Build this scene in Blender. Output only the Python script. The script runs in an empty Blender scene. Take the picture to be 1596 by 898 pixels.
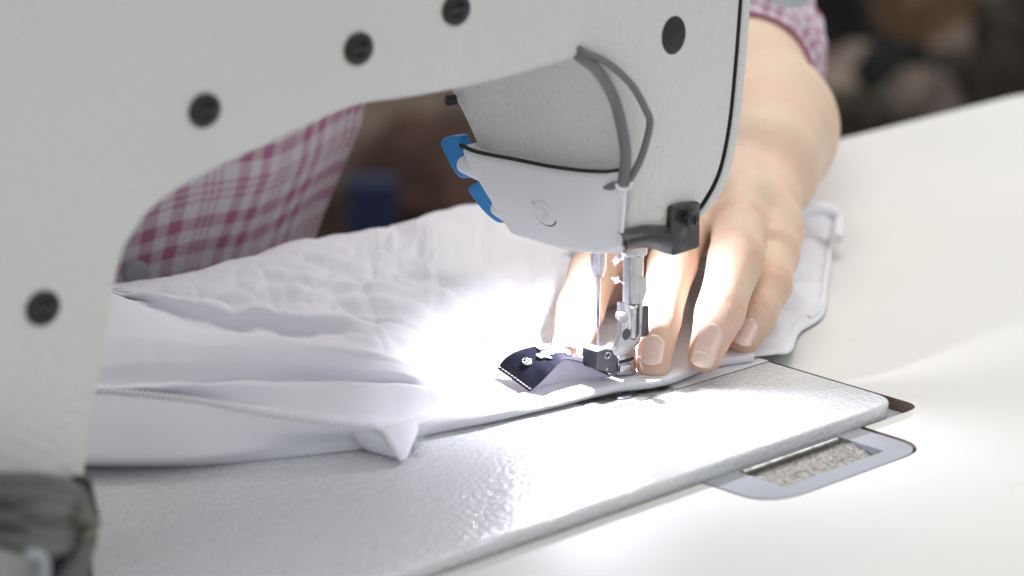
import bpy, bmesh, math, random
import numpy as np
from mathutils import Vector, Matrix, noise as mn
from mathutils.geometry import tessellate_polygon
random.seed(7); np.random.seed(7)
S = 0.01                                   # everything below is written in centimetres
SC = bpy.context.scene

# ------------------------------------------------------------------ camera
F = 4634.0
RX = np.array([[0.72470821, -0.68905589, 0.0], [-0.19522344, -0.20532446, -0.95902538], [0.66082208, 0.69501356, -0.28332019]])
CAM = np.array([-71.2959, -70.4001, 32.7376])
def ray(px, py): return RX.T @ np.array([(px-798)/F, (py-449)/F, 1.0])
def P(px, py, x=None, y=None, z=None):
    d = ray(px, py)
    if z is not None: s = (z-CAM[2])/d[2]
    elif y is not None: s = (y-CAM[1])/d[1]
    else: s = (x-CAM[0])/d[0]
    return CAM + s*d
def PD(px, py, d): return CAM + ray(px, py)*d
cd = bpy.data.cameras.new('camera'); cam = bpy.data.objects.new('camera', cd); SC.collection.objects.link(cam)
SC.camera = cam
m = Matrix.Identity(4)
for i in range(3):
    m[i][0] = RX[0][i]; m[i][1] = -RX[1][i]; m[i][2] = -RX[2][i]; m[i][3] = CAM[i]*S
cam.matrix_world = m
cd.sensor_width = 36; cd.lens = 36*F/1596; cd.clip_start = 0.05; cd.clip_end = 60
cd.dof.use_dof = True; cd.dof.focus_distance = 1.045; cd.dof.aperture_fstop = 8.0; cd.dof.aperture_blades = 0

# ------------------------------------------------------------------ light
w = bpy.data.worlds.new('World'); SC.world = w; w.use_nodes = True
w.node_tree.nodes['Background'].inputs[0].default_value = (0.93, 0.97, 1.0, 1)
w.node_tree.nodes['Background'].inputs[1].default_value = 0.575
def area(name, loc, target, size, power, color):
    l = bpy.data.lights.new(name, 'AREA'); l.shape = 'RECTANGLE'; l.size, l.size_y = size; l.energy = power; l.color = color
    o = bpy.data.objects.new(name, l); SC.collection.objects.link(o)
    o.location = [c*S for c in loc]
    d = Vector([(t-c) for t, c in zip(target, loc)]); o.rotation_euler = d.to_track_quat('-Z', 'Y').to_euler()
    return o
area('ceiling_and_fill_lamp', (90, 60, 170), (5, 0, 0), (1.6, 1.0), 26, (1.0, 0.96, 0.9))
area('ceiling_and_fill_lamp', (75, -95, 95), (2, -4, 10), (0.9, 0.6), 3.2, (1.0, 0.98, 0.95))  # added fill from the right front, brightens the back of the head
area('left_fill', (-125, -75, 55), (0, -2, 7), (0.9, 0.7), 2.0, (0.95, 0.97, 1.0))  # added fill for the left faces of head and cover, no real window
LED_POS = (-1.25, -0.75, 5.2)
ll = bpy.data.lights.new('needle_lamp', 'AREA'); ll.shape = 'DISK'; ll.size = 0.007; ll.energy = 0.52; ll.color = (0.86, 0.86, 1.0); ll.spread = math.radians(165)
lo = bpy.data.objects.new('needle_lamp', ll); SC.collection.objects.link(lo); lo.location = [c*S for c in LED_POS]
lo.rotation_euler = (Vector((-0.4, -2.2, 0))-Vector(LED_POS)).to_track_quat('-Z', 'Y').to_euler()
vs = SC.view_settings; vs.view_transform = 'Standard'; vs.look = 'None'; vs.gamma = 1; vs.use_curve_mapping = False; vs.exposure = 0.0
SC.cycles.max_bounces = 7; SC.cycles.diffuse_bounces = 4; SC.cycles.sample_clamp_indirect = 6.0
SC.cycles.use_denoising = True

# ------------------------------------------------------------------ materials
def mat(name, color, rough=0.5, metal=0.0, bump=None, var=None, spec=0.5, coat=0.0, sss=None, sheen=0.0, extra=None):
    """bump: list of (kind, scale per metre, strength, distance); var: (scale, amount, color2)"""
    M = bpy.data.materials.new(name); M.use_nodes = True
    nt = M.node_tree; N = nt.nodes; L = nt.links; b = N['Principled BSDF']
    b.inputs['Base Color'].default_value = (*color, 1); b.inputs['Roughness'].default_value = rough
    b.inputs['Metallic'].default_value = metal; b.inputs['Specular IOR Level'].default_value = spec
    b.inputs['Coat Weight'].default_value = coat; b.inputs['Coat Roughness'].default_value = 0.15
    b.inputs['Sheen Weight'].default_value = sheen
    if sss:
        b.inputs['Subsurface Weight'].default_value = sss[0]; b.inputs['Subsurface Radius'].default_value = sss[1]; b.inputs['Subsurface Scale'].default_value = sss[2]
    tc = N.new('ShaderNodeTexCoord'); co = tc.outputs['Object']
    if var:
        cur = None
        for sc_, lo_, hi_, c2 in var:
            n = N.new('ShaderNodeTexNoise'); n.inputs['Scale'].default_value = sc_; n.inputs['Detail'].default_value = 4; L.new(co, n.inputs['Vector'])
            r = N.new('ShaderNodeMapRange'); r.inputs[1].default_value = lo_; r.inputs[2].default_value = hi_; L.new(n.outputs[0], r.inputs[0])
            mx = N.new('ShaderNodeMix'); mx.data_type = 'RGBA'; L.new(r.outputs[0], mx.inputs[0])
            if cur is None: mx.inputs[6].default_value = (*color, 1)
            else: L.new(cur, mx.inputs[6])
            mx.inputs[7].default_value = (*c2, 1); cur = mx.outputs[2]
        L.new(cur, b.inputs['Base Color'])
    prev = None
    for kind, sc_, st, dist in (bump or []):
        if kind == 'voronoi':
            n = N.new('ShaderNodeTexVoronoi'); n.feature = 'SMOOTH_F1'; n.inputs['Scale'].default_value = sc_; out = n.outputs[0]
        elif kind == 'weave':
            sp = N.new('ShaderNodeTexWave'); sp.inputs['Scale'].default_value = sc_; sp.inputs['Distortion'].default_value = 1.0; out = sp.outputs[1]; n = sp
        else:
            n = N.new('ShaderNodeTexNoise'); n.inputs['Scale'].default_value = sc_; n.inputs['Detail'].default_value = 3; out = n.outputs[0]
        L.new(co, n.inputs['Vector'])
        bp = N.new('ShaderNodeBump'); bp.inputs['Strength'].default_value = st; bp.inputs['Distance'].default_value = dist
        L.new(out, bp.inputs['Height'])
        if prev: L.new(prev, bp.inputs['Normal'])
        prev = bp.outputs[0]
    if prev:
        L.new(prev, b.inputs['Normal'])
        if coat: L.new(prev, b.inputs['Coat Normal'])
    if extra: extra(nt, b, tc)
    return M
M = {}
M['casting'] = mat('painted_casting', (.675, .675, .65), .36, bump=[('noise', 330, .8, .0012), ('noise', 900, .15, .0002)], var=[(18, .45, .8, (.70, .70, .675)), (700, .66, .74, (.45, .45, .43))])
M['bed'] = mat('painted_bed', (.74, .745, .765), .15, bump=[('noise', 600, .58, .0012), ('voronoi', 1300, .2, .0004)], var=[(800, .56, .72, (.5, .5, .5)), (14, .4, .7, (.70, .705, .71))], coat=.25)
M['plastic'] = mat('white_plastic', (.80, .80, .81), .32, bump=[('noise', 300, .05, .0004)], var=[(900, .7, .76, (.4, .38, .34))])
M['table'] = mat('laminate', (.71, .70, .68), .55, bump=[('noise', 1500, .08, .0002)], var=[(5, .4, .7, (.68, .67, .645)), (1200, .62, .75, (.62, .6, .56)), (45, .7, .8, (.66, .65, .62))])
M['wood'] = mat('table_edge_wood', (.24, .18, .15), .7, var=[(60, .4, .7, (.2, .13, .1))])
M['black'] = mat('black_rubber', (.012, .014, .015), .35, bump=[('noise', 400, .15, .0005)])
M['black_metal'] = mat('black_metal', (.018, .02, .021), .3, bump=[('noise', 600, .25, .0004)], var=[(140, .56, .72, (.09, .09, .09))], coat=.3)
M['blue'] = mat('blue_plastic', (.02, .20, .50), .35, var=[(90, .5, .8, (.03, .24, .52))])
M['steel'] = mat('bright_steel', (.60, .60, .62), .12, 1.0, bump=[('noise', 300, .06, .0004)], var=[(200, .55, .8, (.4, .4, .4))])
M['steel_dull'] = mat('dull_steel', (.55, .54, .53), .36, 1.0, bump=[('noise', 500, .3, .0005)], var=[(260, .45, .7, (.22, .2, .18))])
M['steel_dark'] = mat('dark_steel', (.06, .06, .07), .35, .3, var=[(200, .5, .8, (.08, .08, .08))])
M['cast_metal'] = mat('rough_cast_metal', (.33, .32, .31), .38, .85, bump=[('noise', 900, .6, .0012)], var=[(700, .48, .62, (.17, .16, .15))])
M['hinge'] = mat('grey_hinge', (.36, .37, .40), .34, .25, bump=[('noise', 500, .1, .0004)], var=[(50, .5, .75, (.3, .31, .33))])
M['hose'] = mat('grey_tubing', (.16, .155, .16), .45, bump=[('noise', 200, .1, .0004)])
M['cable'] = mat('grey_cable', (.13, .14, .13), .5, bump=[('noise', 200, .15, .001)], var=[(40, .4, .7, (.05, .055, .05))])
M['yellow'] = mat('yellowed_tape', (.16, .16, .12), .7, bump=[('noise', 300, .4, .001)])
M['dark'] = mat('dark_hollow', (.02, .02, .02), .8)
M['gap'] = mat('dark_gap', (.05, .045, .045), .8)
M['cloth'] = mat('white_cotton', (.80, .795, .85), .85, bump=[('weave', 900, .12, .0002), ('noise', 1600, .25, .0002)], spec=.2, sss=(.18, (.5, .5, .55), .004), sheen=.15)
M['thread'] = mat('white_thread', (.80, .80, .82), .8, spec=.2)
M['navy'] = mat('navy_satin', (.008, .009, .016), .45, spec=.15, bump=[('weave', 1200, .2, .0002)], var=[(160, .5, .75, (.025, .025, .04))])
M['lilac'] = mat('label_back_shade', (.86, .84, .95), .7)  # lilac tint puts the shade under the label arch into the colour
M['print'] = mat('white_print', (.85, .85, .88), .7)
M['nail'] = mat('nail', (.76, .52, .46), .25, coat=.5, sss=(.3, (1, .4, .3), .002), spec=.5)
M['nail_edge'] = mat('nail_free_edge', (.75, .58, .49), .28, coat=.4, sss=(.3, (1, .7, .5), .002))
def blush_creases(nt, b, tc):
    N = nt.nodes; L = nt.links; at = N.new('ShaderNodeAttribute'); at.attribute_name = 'blush_creases'
    src = b.inputs['Base Color'].links[0].from_socket
    mx = N.new('ShaderNodeMix'); mx.data_type = 'RGBA'; L.new(at.outputs['Fac'], mx.inputs[0]); L.new(src, mx.inputs[6]); mx.inputs[7].default_value = (.60, .31, .22, 1)
    L.new(mx.outputs[2], b.inputs['Base Color'])
M['skin'] = mat('skin', (.71, .53, .40), .5, bump=[('noise', 350, .22, .0010), ('voronoi', 1500, .25, .0004)], var=[(40, .45, .75, (.70, .47, .36)), (120, .5, .8, (.67, .52, .40))], sss=(.18, (1, .35, .18), .005), spec=.4, extra=blush_creases)
M['fuzz'] = mat('lint', (.6, .6, .62), .9)
M['clear'] = mat('cloudy_plastic', (.42, .45, .48), .25, spec=.5)
M['floor'] = mat('floor', (.05, .045, .04), .6, var=[(3, .4, .7, (.08, .07, .06))])
M['wallm'] = mat('rear_wall', (.030, .026, .024), .8, var=[(2, .4, .7, (.05, .04, .035))])
def plaid(nt, b, tc):
    N = nt.nodes; L = nt.links
    sx = N.new('ShaderNodeSeparateXYZ'); L.new(tc.outputs['UV'], sx.inputs[0])
    def stripes(out):
        fr = N.new('ShaderNodeMath'); fr.operation = 'FRACT'; L.new(out, fr.inputs[0])
        cr = N.new('ShaderNodeValToRGB'); cr.color_ramp.interpolation = 'LINEAR'
        e = cr.color_ramp.elements; e[0].position = 0; e[0].color = (1, 1, 1, 1); e[1].position = 1; e[1].color = (1, 1, 1, 1)
        for c, wd in ((.29, .065), (.55, .018), (.635, .018), (.72, .018)):
            for dx, v in ((-wd-.02, 0), (-wd, 1 if wd > .03 else .7), (wd, 1 if wd > .03 else .7), (wd+.02, 0)):
                k = e.new(c+dx); k.color = (v, v, v, 1)
        k = e.new(.065); k.color = (1, 1, 1, 1); k = e.new(.085); k.color = (0, 0, 0, 1)
        k = e.new(.935); k.color = (1, 1, 1, 1); k = e.new(.915); k.color = (0, 0, 0, 1)
        L.new(fr.outputs[0], cr.inputs[0]); return cr.outputs[0]
    a = stripes(sx.outputs[0]); c = stripes(sx.outputs[1])
    ad = N.new('ShaderNodeMath'); ad.operation = 'ADD'; L.new(a, ad.inputs[0]); L.new(c, ad.inputs[1])
    hf = N.new('ShaderNodeMath'); hf.operation = 'MULTIPLY'; hf.inputs[1].default_value = .5; L.new(ad.outputs[0], hf.inputs[0])
    mx = N.new('ShaderNodeMix'); mx.data_type = 'RGBA'; L.new(hf.outputs[0], mx.inputs[0])
    mx.inputs[6].default_value = (.58, .56, .60, 1); mx.inputs[7].default_value = (.36, .14, .235, 1)
    L.new(mx.outputs[2], b.inputs['Base Color'])
M['shirt'] = mat('plaid_cotton', (.6, .3, .4), .85, bump=[('noise', 700, .2, .0004)], spec=.2, extra=plaid)

# ------------------------------------------------------------------ mesh helpers
def link(o): SC.collection.objects.link(o); return o
ROOT = {}
def thing(name, label, cat, loc, group=None):
    o = link(bpy.data.objects.new(name, None)); o.location = [c*S for c in loc]; o.empty_display_size = .01
    o['label'] = label; o['category'] = cat; ROOT[o.name] = np.array(loc, float)
    if group: o['group'] = group
    return o
def tag(o, label=None, cat=None, group=None, kind=None):
    for k, v in (('label', label), ('category', cat), ('group', group), ('kind', kind)):
        if v: o[k] = v
    return o
class MB:
    def __init__(s): s.v = []; s.f = []; s.m = []; s.uv = None; s.cur = 0
    def add(s, vs, fs):
        b = len(s.v); s.v += [tuple(map(float, q)) for q in vs]; s.f += [tuple(b+i for i in q) for q in fs]; s.m += [s.cur]*len(fs); return s
def build(name, mb, material, parent=None, smooth=True, bevel=None, sub=0, loc=None, autosmooth=35, label=None, fix=True):
    """mesh in cm -> object; with a parent its vertices are relative to the thing's base, otherwise origin = loc"""
    off = np.zeros(3)
    if parent is not None:
        r = parent
        while r.parent: r = r.parent
        off = ROOT.get(r.name, np.zeros(3))
    elif loc is not None: off = np.array(loc, float)
    me = bpy.data.meshes.new(name)
    V = (np.array(mb.v)-off)*S
    me.from_pydata([tuple(q) for q in V], [], mb.f)
    for mm in (material if isinstance(material, (list, tuple)) else [material]): me.materials.append(mm)
    if any(mb.m): me.polygons.foreach_set('material_index', mb.m)
    if mb.uv is not None:
        ul = me.uv_layers.new(name='UVMap')
        for l in me.loops: ul.data[l.index].uv = mb.uv[l.vertex_index]
    if fix:
        bm = bmesh.new(); bm.from_mesh(me); bmesh.ops.recalc_face_normals(bm, faces=bm.faces); bm.to_mesh(me); bm.free()
    if smooth:
        me.polygons.foreach_set('use_smooth', [True]*len(me.polygons))
        if autosmooth and autosmooth < 180: me.set_sharp_from_angle(angle=math.radians(autosmooth))
    me.update()
    o = link(bpy.data.objects.new(name, me))
    if parent is not None: o.parent = parent
    else: o.location = off*S; ROOT[o.name] = off
    if bevel:
        md = o.modifiers.new('bevel', 'BEVEL'); md.width = bevel*S; md.segments = 3; md.limit_method = 'ANGLE'; md.angle_limit = math.radians(32)
        md.harden_normals = False
    if sub: md = o.modifiers.new('sub', 'SUBSURF'); md.levels = sub; md.render_levels = sub
    if label: o['label'] = label
    return o
def catmull(pts, n, closed=False):
    pts = [np.array(p, float) for p in pts]; out = []
    N = len(pts); segs = N if closed else N-1
    for i in range(segs):
        p0 = pts[(i-1) % N] if (closed or i > 0) else 2*pts[0]-pts[1]
        p1 = pts[i]; p2 = pts[(i+1) % N]
        p3 = pts[(i+2) % N] if (closed or i+2 < N) else 2*pts[-1]-pts[-2]
        for k in range(n):
            t = k/n
            out.append(.5*((2*p1)+(-p0+p2)*t+(2*p0-5*p1+4*p2-p3)*t*t+(-p0+3*p1-3*p2+p3)*t**3))
    if not closed: out.append(pts[-1])
    return out
def ngon_fill(vs3, idx):
    tris = tessellate_polygon([[Vector(v) for v in vs3]])
    return [tuple(idx[i] for i in t) for t in tris]
def tube(mb, pts, r, seg=12, cap=True, flat=1.0):
    pts = [np.array(p, float) for p in pts]; n = len(pts)
    rr = r if hasattr(r, '__len__') else [r]*n
    up = np.array([0, 0, 1.0]); prev = None; vs = []
    for i, p in enumerate(pts):
        t = pts[min(i+1, n-1)]-pts[max(i-1, 0)]; t /= np.linalg.norm(t)+1e-9
        if prev is None:
            a = np.cross(t, up)
            if np.linalg.norm(a) < .05: a = np.cross(t, [1, 0, 0])
        else: a = prev-t*(prev@t)
        a /= np.linalg.norm(a); prev = a; b = np.cross(t, a)
        for k in range(seg):
            th = 2*math.pi*k/seg
            vs.append(p+rr[i]*(math.cos(th)*a+flat*math.sin(th)*b))
    fs = [(i*seg+k, i*seg+(k+1) % seg, (i+1)*seg+(k+1) % seg, (i+1)*seg+k) for i in range(n-1) for k in range(seg)]
    if cap: fs += [tuple(range(seg))[::-1], tuple((n-1)*seg+k for k in range(seg))]
    return mb.add(vs, fs)
def lathe(mb, base, axis, prof, seg=24):
    """prof: (distance along axis, radius)"""
    axis = np.array(axis, float); axis /= np.linalg.norm(axis)
    a = np.cross(axis, [0, 0, 1.0]);
    if np.linalg.norm(a) < .05: a = np.cross(axis, [1.0, 0, 0])
    a /= np.linalg.norm(a); b = np.cross(axis, a); base = np.array(base, float)
    vs = [base+axis*h+max(r, 1e-4)*(math.cos(2*math.pi*k/seg)*a+math.sin(2*math.pi*k/seg)*b) for h, r in prof for k in range(seg)]
    n = len(prof)
    fs = [(i*seg+k, i*seg+(k+1) % seg, (i+1)*seg+(k+1) % seg, (i+1)*seg+k) for i in range(n-1) for k in range(seg)]
    fs += [tuple(range(seg))[::-1], tuple((n-1)*seg+k for k in range(seg))]
    return mb.add(vs, fs)
def extrude(mb, outline, d):
    """closed outline of 3-D points, extruded by vector d (ends tessellated)"""
    n = len(outline); o = [np.array(p, float) for p in outline]; d = np.array(d, float)
    vs = o+[p+d for p in o]
    fs = [(i, (i+1) % n, n+(i+1) % n, n+i) for i in range(n)]
    fs += ngon_fill(o, list(range(n)))
    fs += [tuple(reversed(t)) for t in ngon_fill(o, list(range(n, 2*n)))]
    return mb.add(vs, fs)
def pill(mb, outline, d, r=.06):
    """extruded outline whose rims are rounded: three inset rings on each side"""
    o = [np.array(p, float) for p in outline]; n = len(o); d = np.array(d, float); L = np.linalg.norm(d); dn = d/L
    nr = np.zeros(3)
    for i in range(n): nr += np.cross(o[i], o[(i+1) % n])
    sgn = 1 if nr@dn > 0 else -1
    inn = []
    for i in range(n):
        e1 = o[i]-o[i-1]; e2 = o[(i+1) % n]-o[i]; e1 /= np.linalg.norm(e1)+1e-9; e2 /= np.linalg.norm(e2)+1e-9
        q = np.cross(dn, e1)*sgn+np.cross(dn, e2)*sgn; q /= np.linalg.norm(q)+1e-9
        inn.append(q)
    rings = []
    for k in range(5):
        a = k/4*math.pi/2; rings.append((r*(1-math.sin(a)), r*(1-math.cos(a)), 0))
    R1 = [(ins, dep) for dep, ins, _ in [(r-r*math.sin(a), r-r*math.cos(a), 0) for a in [math.pi/2*(1-k/4) for k in range(5)]]]
    prof = [(r-r*math.cos(a), r-r*math.sin(a)) for a in [math.pi/2*(1-k/4) for k in range(5)]]   # (inset, depth)
    prof = [(i_, d_) for i_, d_ in prof]
    full = prof+[(i_, L-d_) for i_, d_ in reversed(prof)]
    # at depth 0 the inset must be r, at depth r the inset must be 0
    full = []
    for k in range(5):
        a = k/4*math.pi/2; full.append((r*(1-math.sin(a)), r*(1-math.cos(a))))
    full = full+[(i_, L-d_) for i_, d_ in reversed(full)]
    vs = [o[i]+inn[i]*ins+dn*dep for ins, dep in full for i in range(n)]
    m_ = len(full)
    fs = [(j*n+i, j*n+(i+1) % n, (j+1)*n+(i+1) % n, (j+1)*n+i) for j in range(m_-1) for i in range(n)]
    fs += ngon_fill(vs[:n], list(range(n))) + ngon_fill(vs[(m_-1)*n:], list(range((m_-1)*n, m_*n)))
    return mb.add(vs, fs)
def grid(mb, G, close=False):
    """G: array rows x cols x 3"""
    r, c = G.shape[:2]
    vs = G.reshape(-1, 3)
    fs = [(i*c+j, i*c+j+1, (i+1)*c+j+1, (i+1)*c+j) for i in range(r-1) for j in range(c-1)]
    if close: fs += [(i*c+c-1, i*c, (i+1)*c, (i+1)*c+c-1) for i in range(r-1)]
    return mb.add(vs, fs)
def box(mb, lo, hi):
    x0, y0, z0 = lo; x1, y1, z1 = hi
    return mb.add([(x0,y0,z0),(x1,y0,z0),(x1,y1,z0),(x0,y1,z0),(x0,y0,z1),(x1,y0,z1),(x1,y1,z1),(x0,y1,z1)],
                  [(0,3,2,1),(4,5,6,7),(0,1,5,4),(1,2,6,5),(2,3,7,6),(3,0,4,7)])
def px_on(pts, **k): return [P(a, b, **k) for a, b in pts]
def rounded(poly, r, n=6):
    out = []; N = len(poly)
    for i in range(N):
        p = np.array(poly[i], float); a = np.array(poly[i-1], float)-p; b = np.array(poly[(i+1) % N], float)-p
        rr = r[i] if hasattr(r, '__len__') else r
        la = min(rr, np.linalg.norm(a)*.49); lb = min(rr, np.linalg.norm(b)*.49)
        if rr <= 0: out.append(p); continue
        A = p+a/np.linalg.norm(a)*la; B = p+b/np.linalg.norm(b)*lb
        for k in range(n+1):
            t = k/n; out.append((1-t)**2*A+2*t*(1-t)*p+t*t*B)
    return out

# ================================================================== SETTING
mb = MB(); box(mb, (-500, -400, -76), (700, 700, -75)); tag(build('floor', mb, M['floor'], smooth=False), kind='structure')
mb = MB(); a = np.array([-200, 520, 0.]); b = np.array([640, -80, 0.])
q = np.array([.6, .7, 0])*6
extrude(mb, [a+[0,0,-75], b+[0,0,-75], b+[0,0,5], a+[0,0,5]], q)  # top cut low so the bed reflects the bright world above it
tag(build('rear_wall', mb, M['wallm'], smooth=False), kind='structure')

# ================================================================== TABLE
TZ = -0.45
table = thing('sewing_table', 'off-white laminate sewing table with rounded far corner under the machine bed', 'table', (0, 0, -75))
outer = rounded([(-75, -45), (51.5, -45), (51.5, 18.35), (-75, 18.35)], [3, 3, 4.2, 3], 10)
hole = rounded([(-60, -9.32), (-4.75, -9.32), (-4.75, -12.25), (3.3, -12.25), (3.3, -9.32), (6.45, -9.32), (6.45, 9.2), (-60, 9.2)],
               [1, .15, 1.9, 1.4, .1, .75, 1, 1], 8)
def flat_with_hole(outer, hole, z0, z1, wall_mat=1):
    bm = bmesh.new()
    rings = []
    for poly in (outer, hole):
        vv = [bm.verts.new((p[0], p[1], z1)) for p in poly]; rings.append(vv)
        for i in range(len(vv)): bm.edges.new((vv[i], vv[(i+1) % len(vv)]))
    bmesh.ops.triangle_fill(bm, use_beauty=True, use_dissolve=False, edges=bm.edges[:])
    top = MB()
    bm.verts.index_update()
    top.v = [tuple(v.co) for v in bm.verts]; top.f = [tuple(v.index for v in f.verts) for f in bm.faces]; top.m = [0]*len(top.f)
    n = len(top.v); top.v += [(x, y, z0) for x, y, z in top.v[:n]]
    nf = len(top.f)
    top.f += [tuple(n+i for i in reversed(f)) for f in top.f[:nf]]; top.m += [0]*nf
    base = 0
    for poly in (outer, hole):
        k = len(poly)
        for i in range(k):
            top.f.append((base+i, base+(i+1) % k, n+base+(i+1) % k, n+base+i)); top.m.append(wall_mat)
        base += k
    bm.free(); return top
build('tabletop', flat_with_hole(outer, hole, TZ-3, TZ), [M['table'], M['wood']], table, smooth=False)
for lx, ly in ((-70, -40), (46, -40), (46, 13), (-70, 13)):
    mb = MB(); box(mb, (lx-2, ly-2, -75), (lx+2, ly+2, TZ-3)); build('leg', mb, M['steel_dark'], table, smooth=False, bevel=.3)
# hinge inlay by the back edge of the bed
hp = rounded([(-4.6, -9.2), (-4.6, -12.14), (3.12, -12.14), (3.12, -9.2)], [.1, 1.8, 1.2, .1], 8)
win = rounded([(-3.05, -9.3), (-3.05, -11.35), (1.95, -11.35), (1.95, -9.3)], .12, 3)
hg = build('hinge_plate', flat_with_hole(hp, win, TZ-.5, TZ-.02, 0), M['hinge'], table, smooth=False, bevel=.06, label='grey cast hinge plate let into the table beside the bed edge')
mb = MB()
nu, nv = 60, 24; G = np.zeros((nv, nu, 3))
for i in range(nv):
    for j in range(nu):
        x = -3.1+5.1*j/(nu-1); y = -11.4+2.2*i/(nv-1)
        z = TZ-.30+.20*math.exp(-((y+10.0)/.65)**2)+.03*mn.noise(Vector((x*5, y*5, 1)))
        G[i, j] = (x, y, z)
grid(mb, G); build('hinge_recess', mb, M['cast_metal'], hg)
mb = MB(); tube(mb, [(-3.0, -9.5, TZ-.02), (1.7, -9.5, TZ-.02)], .07, 8); build('hinge_pin', mb, M['steel_dull'], hg)
# corner bracket seen in the cut-out past the bed corner
mb = MB(); pill(mb, [(x, y, TZ-.75) for x, y in rounded([(4.9, -9.15), (6.15, -9.15), (6.15, -8.0), (4.9, -7.2)], [.1, .5, .3, .1], 6)], (0, 0, .45), .08)
build('corner_bracket', mb, M['hinge'], table)

# ================================================================== MACHINE
mach = thing('sewing_machine', 'white industrial lockstitch sewing machine with blue levers, sewing the white garment', 'sewing machine', (-15, 0, TZ))
# --- bed
bedo = rounded([(-62, -9.15), (5.38, -9.15), (5.38, 8.8), (-62, 8.8)], [1, 1.05, 1, 1], 10)
mb = MB(); pill(mb, [(x, y, -.62) for x, y in bedo], (0, 0, .62), .11); bed = build('bed', mb, M['bed'], mach, autosmooth=60)
mb = MB(); box(mb, (-60, -8.0, -6), (4.2, 8.0, -.6)); build('oil_pan', mb, M['dark'], mach, smooth=False)
# slide plate + needle plate
sl = rounded([P(1060, 605, z=0)[:2], (5.36, -3.13), (5.36, 3.4), (.9, 3.4)], [.02, .02, .1, .1], 2)
mb = MB(); extrude(mb, [(x, y, -.02) for x, y in sl], (0, 0, .035)); build('slide_plate', mb, M['plastic'], bed, smooth=False)
a = P(1051, 608, z=0); b = P(1197, 563.5, z=0)
mb = MB(); extrude(mb, [(a[0], a[1]-.035, -.01), (5.33, b[1]-.045, -.01), (5.33, b[1]-.01, -.01), (a[0], a[1]-.0, -.01)], (0, 0, .022)); build('plate_seam', mb, M['gap'], bed, smooth=False)
npl = rounded([(-3.0, -3.15), (.55, -3.15), (.85, 3.3), (-3.0, 3.3)], [1.3, .3, .2, .2], 8)
mb = MB(); extrude(mb, [(x, y, -.02) for x, y in npl], (0, 0, .055)); npo = build('needle_plate', mb, M['steel_dull'], mach, smooth=False, bevel=.012)
c = P(970, 617.5, z=.04)
mb = MB(); lathe(mb, c, (0, 0, 1), [(0, .36), (.03, .36), (.05, .33), (.055, 0)], 28); s_ = build('plate_screw', mb, M['steel_dark'], npo)
mb = MB(); box(mb, (c[0]-.30, c[1]-.035, c[2]+.05), (c[0]+.30, c[1]+.035, c[2]+.06)); build('slot', mb, M['dark'], s_, smooth=False)
for k in range(3):
    mb = MB(); x = -.95+.38*k; box(mb, (x, -1.7, .03), (x+.16, -.75, .075)); build('feed_dog', mb, M['steel_dark'], npo, smooth=False)

# --- arm, pillar and head in one casting
YB = -4.0
inner = [(131, 905), (137, 740), (158, 600), (180, 480), (186, 440), (196, 400), (213, 365), (240, 330), (280, 300), (330, 272), (400, 238), (480, 200), (530, 177), (575, 163), (640, 154), (720, 140), (800, 122), (860, 105)]
W_in = [P(a, b, y=YB)[[0, 2]] for a, b in inner]; W_in[0][1] = -.0
fil = [(903, 92), (940, 117), (963, 165), (976, 230), (980, 290), (974, 340), (972, 388)]
W_f = [P(a, b, y=YB)[[0, 2]] for a, b in fil]
rt = [(1000, 393), (1040, 372), (1080, 340), (1103, 312), (1122, 275), (1133, 235), (1142, 180), (1149, 110), (1154, 50), (1159, -20)]
W_r = [P(a, b, y=YB)[[0, 2]] for a, b in rt]
pts = catmull(W_in, 5)+catmull(W_f, 5)+catmull(W_r, 5)
pts = [p for p in pts]+[np.array((3.0, 27.)), np.array((-44., 27.)), np.array((-44., 0.))]
# remove near duplicates
out = [pts[0]]
for p in pts[1:]:
    if np.linalg.norm(p-out[-1]) > .05: out.append(p)
pts = out; n = len(pts)
def y_back(x, z):
    if z > 12.4 or x < -8: return 7.0
    return float(np.interp(z, [5.3, 5.6, 8.2, 9.8, 12.4], [1.0, 1.3, 3.95, 4.9, 6.2]))
nor = []
area2 = sum(pts[i][0]*pts[(i+1) % n][1]-pts[(i+1) % n][0]*pts[i][1] for i in range(n))
for i in range(n):
    t = pts[(i+1) % n]-pts[i-1]; t = t/(np.linalg.norm(t)+1e-9); q = np.array((-t[1], t[0]))
    if area2 < 0: q = -q
    nor.append(q)
rb = .32
rings = [(rb*(1-math.sin(a)), rb*(1-math.cos(a)), 0) for a in [k/5*math.pi/2 for k in range(6)]]
rings += [(0, .12, 1), (0, .3, 1), (0, .6, 1), (0, .85, 1)]+[(1.0*(1-math.cos(a)), 1-.0*(1), 2+math.sin(a)) for a in [k/5*math.pi/2 for k in range(1, 6)]]
vs = []
for ins, t, mode in rings:
    for i, p in enumerate(pts):
        q = p+nor[i]*ins; yb = y_back(*p)
        if mode == 0: y = YB+t
        elif mode == 1: y = YB+rb+(yb-.9-YB-rb)*(t if t > .12 else .05)
        else: y = yb-.9+.9*(mode-2)
        vs.append((q[0], y, q[1]))
m_ = len(rings)
fs = [(j*n+i, j*n+(i+1) % n, (j+1)*n+(i+1) % n, (j+1)*n+i) for j in range(m_-1) for i in range(n)]
fs += ngon_fill(vs[:n], list(range(n)))+ngon_fill(vs[(m_-1)*n:], list(range((m_-1)*n, m_*n)))
mb = MB().add(vs, fs); arm = build('arm_casting', mb, M['casting'], mach, autosmooth=50)
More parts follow.
